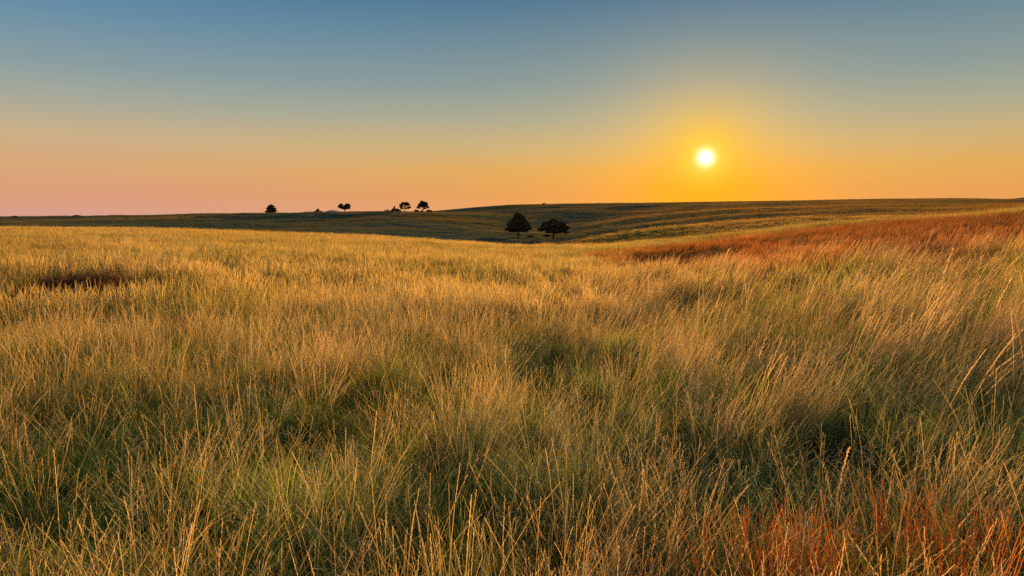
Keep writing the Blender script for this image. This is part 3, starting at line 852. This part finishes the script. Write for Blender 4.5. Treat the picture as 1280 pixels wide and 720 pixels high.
def forb(px, py, h, w, label, seed):
    r = random.Random(seed); x, y, z = ground_hit(px, py, h=.15)
    e = bpy.data.objects.new('broom_bush', None); COL.objects.link(e); e.location = (x, y, z - .02)
    tag(e, label, 'bush', 'yellow green bushes in the foreground grass')
    V, F, VL, FL = [], [], [], []
    for _ in range(34):
        a = r.uniform(0, 6.28); q = math.sqrt(r.random()) * w
        top = np.array([math.cos(a) * q, math.sin(a) * q, h * r.uniform(.75, 1.05) * (1 - .35 * (q / w) ** 2)])
        md = top * np.array([.45, .45, .5]); tube(V, F, (r.uniform(-.02, .02), r.uniform(-.02, .02), 0), md, .003, .002, 4); tube(V, F, md, top, .002, .001, 4)
        for _ in range(7):
            s = md + (top - md) * r.uniform(.1, .9)
            t = s + np.array([r.uniform(-1, 1) * .09, r.uniform(-1, 1) * .09, r.uniform(.04, .14)])
            tube(V, F, s, t, .0014, .0008, 3)
            for _ in range(26):
                p = s + (t - s) * r.uniform(0, 1.1); aa = r.uniform(0, 6.28); l = r.uniform(.008, .02)
                d = np.array([math.cos(aa) * .6, math.sin(aa) * .6, .8]) * l; sd = np.array([-math.sin(aa), math.cos(aa), 0]) * .0016
                k = len(VL); VL += [p - sd, p + sd, p + d + sd * .5, p + d - sd * .5]; FL.append((k, k + 1, k + 2, k + 3))
    link('stem', arr_mesh('stem', V, F, M_STEM), e); link('foliage', arr_mesh('foliage', VL, FL, M_FORB), e)


forb(395, 545, .42, .34, 'yellow green feathery bush, nearest one, in the grass left of centre', 1)
forb(480, 492, .42, .42, 'yellow green feathery bush behind and right of the nearest one', 2)
forb(700, 452, .40, .45, 'yellow green feathery bush near the middle of the field, right of centre', 3)
forb(560, 468, .36, .35, 'olive feathery bush, third from left in the row of green bushes', 4)
forb(860, 545, .36, .22, 'small yellow green bush in leaning grass right of centre', 5)


def plant_mesh(name, t, mat, tint):
    me = t.mesh(name, mat); return me


def single_mat(src, name, tint, cure=1.0):
    m = src.copy(); m.name = name
    for n in m.node_tree.nodes:
        if n.type == 'ATTRIBUTE' and n.attribute_name == 'tint':
            rgb = m.node_tree.nodes.new('ShaderNodeRGB'); rgb.outputs[0].default_value = (*tint, 1)
            one = m.node_tree.nodes.new('ShaderNodeValue'); one.outputs[0].default_value = cure
            for l in list(n.outputs['Color'].links): m.node_tree.links.new(rgb.outputs[0], l.to_socket)
            for l in list(n.outputs['Alpha'].links): m.node_tree.links.new(one.outputs[0], l.to_socket)
    return m


M_TALL = single_mat(M_NEAR, 'tall_straw_stalk', (0.58, 0.36, 0.12))
M_TUFT = single_mat(M_RED, 'rust_red_stalks', (0.36, 0.10, 0.028), .5)
M_HEAD = simple_mat('dark_seed_head', (0.03, 0.012, 0.012), (0.06, 0.02, 0.02), 200)


# tall single stalks standing over the leaning grass, given by foot and tip in the photograph
def tall_stalk(px0, py0, px1, py1, label, seed):
    x, y, z = ground_hit(px0, py0)
    f = Vector((x, y, z)); tx, s = ray(px1, py1); tip = Vector((tx * y, y, EYE + y * s))
    r = random.Random(seed); d = tip - f; h = d.length
    lean = math.atan2(math.hypot(d.x, d.y), d.z)
    t = Tuft(seed)
    cu_ = .3; l0 = lean
    for _ in range(12):
        th = l0; ex = ez = 0
        for i in range(9): th += cu_ / 9 * (.4 + 1.2 * i / 9); ex += math.sin(th) / 9; ez += math.cos(th) / 9
        l0 += lean - math.atan2(ex, ez)
    h = h / math.hypot(ex, ez); d_ = y / 12; hd_ = 0.0 if d.x > 0 else math.pi
    t.stalk(0, 0, h, hd_, l0, cu_, .009 * d_ + .001, hl=.40, hw=.040 * d_ + .003, seg=9, step=.0075 + .011 * d_)
    t.r.seed(seed)
    pts = t.curve(0, 0, h, hd_, l0, cu_, 9)
    t.strip(pts, [(.009 * d_ + .001) * (1 - .06 * k) for k in range(10)], (1, 0, 0), .6, [0] * 10)
    t.blade(0, 0, h * .5, r.uniform(0, 6), .2, .9, .004, 5)
    o = link('tall_grass_stalk', plant_mesh('tall_grass_stalk', t, M_TALL, None)); o.location = f
    tag(o, label, 'grass stalk', 'tall stalks above the leaning grass')


TS = [(1136, 400, 1167, 287, 'tallest lone golden stalk standing clear above the red grass at right'),
      (1100, 402, 1127, 322, 'golden stalk just left of the tallest lone stalk at right'),
      (1162, 430, 1193, 312, 'golden stalk just right of the tallest lone stalk at right'),
      (1212, 430, 1252, 312, 'golden leaning stalk near the right edge, the higher one'),
      (1225, 450, 1264, 345, 'golden leaning stalk near the right edge, the lower one'),
      (900, 352, 911, 312, 'thin pale stalk in front of the dark red patch right of centre'),
      (1075, 430, 1090, 330, 'golden upright stalk in the leaning grass, far left of its row'),
      (1040, 700, 1062, 560, 'ripe stalk rising from the red tufts at the lower right'),
      (1085, 600, 1132, 535, 'pale stalk leaning right above the lower right red tufts')]
for i, q in enumerate(TS): tall_stalk(*q, 300 + i)


def red_tuft(px, py, s, label, seed):
    x, y, z = ground_hit(px, py); r = random.Random(seed); t = Tuft(seed)
    for _ in range(55):
        a_, b_, a = disc(r, .09); t.stalk(a_, b_, r.uniform(.3, .62), a, r.uniform(0, .22), r.uniform(-.15, .3), .003, hl=.65, hw=.006)
    for _ in range(40):
        a_, b_, a = disc(r, .11); t.blade(a_, b_, r.uniform(.15, .4), a, r.uniform(.05, .4), r.uniform(.2, 1.2), .0035)
    o = link('red_grass_tuft', t.mesh('red_grass_tuft', M_TUFT)); o.location = (x, y, z - .01); o.scale = (s, s, s)
    tag(o, label, 'grass tuft', 'rust red tufts at the lower right')


for i, q in enumerate([(932, 745, .8, 'rust red grass tuft, leftmost of the lower right tufts'), (985, 765, .85, 'rust red grass tuft, second from left of the lower right tufts'),
                       (1018, 735, .7, 'small rust red grass tuft, third from left of the lower right tufts'),
                       (1122, 735, 1.0, 'tallest bright rust red grass tuft at the lower right'), (1160, 765, .95, 'rust red grass tuft just right of the tallest one'),
                       (1200, 740, .8, 'rust red grass tuft, second from right of the lower right tufts'), (1262, 760, .9, 'rust red grass tuft at the lower right corner')]):
    red_tuft(*q, 400 + i)

def brush(px, py, wpx, h, label, seed, mat):
    x, y, z = ground_hit(px, py, h=.3); W = wpx / FPX * y; r = random.Random(seed)
    e = bpy.data.objects.new('low_brush', None); COL.objects.link(e); e.location = (x, y, z - .02); tag(e, label, 'bush')
    V, F, VL, FL = [], [], [], []
    for i in range(int(70 * W)):
        q = r.uniform(-1, 1); cx = q * W / 2; cy_ = r.uniform(-.5, .5) * W * .35; hh = h * r.uniform(.6, 1.1) * math.sqrt(max(.1, 1 - q * q))
        top = np.array([cx + r.gauss(0, .06), cy_, hh]); tube(V, F, (cx, cy_, -.03), top, .006, .003, 4)
        leaf_faces(r, top * np.array([1, 1, .72]), (.13, .13, hh * .35), 60, .022, VL, FL)
    link('stem', arr_mesh('stem', V, F, M_BARK), e); link('foliage', arr_mesh('foliage', VL, FL, mat), e)


M_BRUSH = simple_mat('dark_brush_leaves', (0.07, 0.045, 0.018), (0.16, 0.045, 0.025), 1.4, trans=.2)
brush(112, 357, 150, .62, 'wide dark green and purple brush patch low in the gold grass at left', 31, M_BRUSH)
brush(848, 338, 72, .5, 'dark low brush patch below the sun on the near slope', 32, M_BRUSH)

# dark thistle head on its stem, lower left
x, y, z = ground_hit(256, 700)
e = bpy.data.objects.new('dry_thistle', None); COL.objects.link(e); e.location = (x, y, z)
tag(e, 'dark dried thistle head on a thin stem in the lower left grass', 'thistle')
V, F = [], []; hh = .27
tube(V, F, (0, 0, -.02), (.01, 0, hh * .5), .002, .0018, 5); tube(V, F, (.01, 0, hh * .5), (.0, 0, hh), .0018, .0016, 5)
link('stem', arr_mesh('stem', V, F, M_STEM), e)
V, F = [], []; r = random.Random(2)
for i in range(160):
    a = r.uniform(0, 6.28); b = r.uniform(-1, 1); q = math.sqrt(1 - b * b); d = np.array([math.cos(a) * q, math.sin(a) * q, b])
    c0 = np.array([0, 0, hh + .008]); sd = np.array([-math.sin(a), math.cos(a), 0]) * .003; k = len(V)
    V += [c0 + sd, c0 - sd, c0 + d * .016 - sd * .4, c0 + d * .016 + sd * .4]; F.append((k, k + 1, k + 2, k + 3))
link('seed_head', arr_mesh('seed_head', V, F, M_HEAD), e)

# ------------------------------------------------------------------ sky, sun, camera
SUNPX = (882, 197)
tx, s = ray(*SUNPX)
sd = Vector((tx, 1, s)).normalized()
elev = math.asin(sd.z); azi = math.atan2(sd.x, sd.y)
w = bpy.data.worlds.new('World'); scene.world = w; w.use_nodes = True
nt = w.node_tree
for n in list(nt.nodes): nt.nodes.remove(n)
out = nt.nodes.new('ShaderNodeOutputWorld')
sky = nt.nodes.new('ShaderNodeTexSky'); sky.sky_type = 'NISHITA'; sky.sun_disc = False
sky.sun_elevation = elev; sky.sun_rotation = azi; sky.air_density = 1.0; sky.dust_density = 1.5
tc = nt.nodes.new('ShaderNodeTexCoord'); D = tc.outputs['Generated']


def dotn(v):
    n = nt.nodes.new('ShaderNodeVectorMath'); n.operation = 'DOT_PRODUCT'; nt.links.new(D, n.inputs[0]); n.inputs[1].default_value = v
    return n.outputs['Value']


def srgb(r, g, b):
    return tuple((c / 255 / 12.92) if c / 255 <= .04045 else ((c / 255 + .055) / 1.055) ** 2.4 for c in (r, g, b)) + (1,)


def ramp(fac, stops):
    n = nt.nodes.new('ShaderNodeValToRGB'); nt.links.new(fac, n.inputs[0]); cr_ = n.color_ramp
    cr_.interpolation = 'B_SPLINE' if False else 'LINEAR'
    while len(cr_.elements) < len(stops): cr_.elements.new(.5)
    for e_, (p, c_) in zip(cr_.elements, stops): e_.position = p; e_.color = c_
    return n.outputs[0]


el = mth(nt, 'MULTIPLY', mth(nt, 'ARCSINE', dotn((0, 0, 1))), 180 / math.pi / 90, True)     # 0 horizon .. 1 zenith


def E(py): return max(0, (math.atan((360 - py) / FPX) - PITCH) / (math.pi / 2))


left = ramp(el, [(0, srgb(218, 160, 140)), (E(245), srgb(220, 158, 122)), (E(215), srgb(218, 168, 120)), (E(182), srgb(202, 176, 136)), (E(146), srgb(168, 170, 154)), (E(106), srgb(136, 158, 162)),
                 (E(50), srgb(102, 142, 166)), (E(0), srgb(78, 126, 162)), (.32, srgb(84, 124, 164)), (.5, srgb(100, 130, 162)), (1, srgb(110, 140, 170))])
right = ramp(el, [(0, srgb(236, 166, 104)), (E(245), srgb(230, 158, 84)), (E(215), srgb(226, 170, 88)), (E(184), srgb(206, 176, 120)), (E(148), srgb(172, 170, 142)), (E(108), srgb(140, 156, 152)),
                  (E(50), srgb(108, 138, 150)), (E(0), srgb(80, 120, 146)), (.32, srgb(88, 124, 158)), (.5, srgb(100, 130, 162)), (1, srgb(110, 140, 170))])  # upper stops of both ramps made brighter than a real sky, for fill
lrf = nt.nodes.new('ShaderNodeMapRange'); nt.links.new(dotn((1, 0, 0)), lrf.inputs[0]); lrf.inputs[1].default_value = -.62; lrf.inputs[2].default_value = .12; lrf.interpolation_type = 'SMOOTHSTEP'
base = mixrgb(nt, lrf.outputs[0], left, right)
# glow of the low sun, wider sideways than upwards
rt = Vector((sd.y, -sd.x, 0)).normalized(); up = rt.cross(sd)
hx = dotn(rt); hy = dotn(up); fz = dotn(sd)


def glow(sx, sy, pw, off=0.0):
    a = mth(nt, 'DIVIDE', hx, sx); b = mth(nt, 'DIVIDE', mth(nt, 'SUBTRACT', hy, off), sy)
    q = mth(nt, 'SQRT', mth(nt, 'ADD', mth(nt, 'MULTIPLY', a, a), mth(nt, 'MULTIPLY', b, b)))
    g_ = mth(nt, 'EXPONENT', mth(nt, 'MULTIPLY', mth(nt, 'POWER', q, pw), -1.0))
    return mth(nt, 'MULTIPLY', g_, mth(nt, 'GREATER_THAN', fz, 0))


c = mixrgb(nt, mth(nt, 'MULTIPLY', glow(.115, .095, 1.6), .5), base, srgb(248, 202, 96))
c = mixrgb(nt, mth(nt, 'MULTIPLY', glow(.14, .046, 1.9, -.046), .98), c, srgb(255, 158, 0))
c = mixrgb(nt, mth(nt, 'MULTIPLY', glow(.058, .050, 1.35, .004), .95), c, srgb(255, 190, 0))
c = mixrgb(nt, mth(nt, 'MULTIPLY', glow(.021, .021, 1.3), 1.0), c, (1.1, .80, .09, 1))
c = mixrgb(nt, mth(nt, 'MULTIPLY', glow(.0066, .0066, 1.5), 1.0), c, (5.0, 4.4, 3.2, 1))
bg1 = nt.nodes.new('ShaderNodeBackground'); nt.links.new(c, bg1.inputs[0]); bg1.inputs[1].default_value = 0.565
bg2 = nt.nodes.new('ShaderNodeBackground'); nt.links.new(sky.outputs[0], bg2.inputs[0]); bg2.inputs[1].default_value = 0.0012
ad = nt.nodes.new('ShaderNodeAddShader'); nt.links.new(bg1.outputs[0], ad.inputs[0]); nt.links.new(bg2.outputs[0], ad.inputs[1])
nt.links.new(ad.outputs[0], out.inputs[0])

sl = bpy.data.lights.new('sun', 'SUN'); sl.energy = 5.0; sl.angle = math.radians(.6); sl.color = (1.0, .65, .30)
so = bpy.data.objects.new('sun', sl); COL.objects.link(so); so.location = (30, 100, 40)
so.rotation_euler = sd.to_track_quat('Z', 'Y').to_euler()

cam = bpy.data.cameras.new('camera'); co = bpy.data.objects.new('camera', cam); COL.objects.link(co)
cam.sensor_width = 36; cam.lens = 36 * FPX / 1280; cam.clip_end = 30000; cam.clip_start = .05
co.location = (0, 0, EYE); co.rotation_euler = (math.pi / 2 - PITCH, 0, 0)
scene.camera = co

scene.view_settings.view_transform = 'Standard'; scene.view_settings.look = 'None'
scene.view_settings.exposure = 0.8; scene.view_settings.gamma = 1; scene.view_settings.use_curve_mapping = False
cy = scene.cycles
cy.max_bounces = 4; cy.diffuse_bounces = 2; cy.glossy_bounces = 1; cy.transmission_bounces = 2
cy.use_adaptive_sampling = True; cy.adaptive_threshold = .015
cy.use_denoising = False
cy.sample_clamp_indirect = 2
cy.caustics_reflective = False; cy.caustics_refractive = False
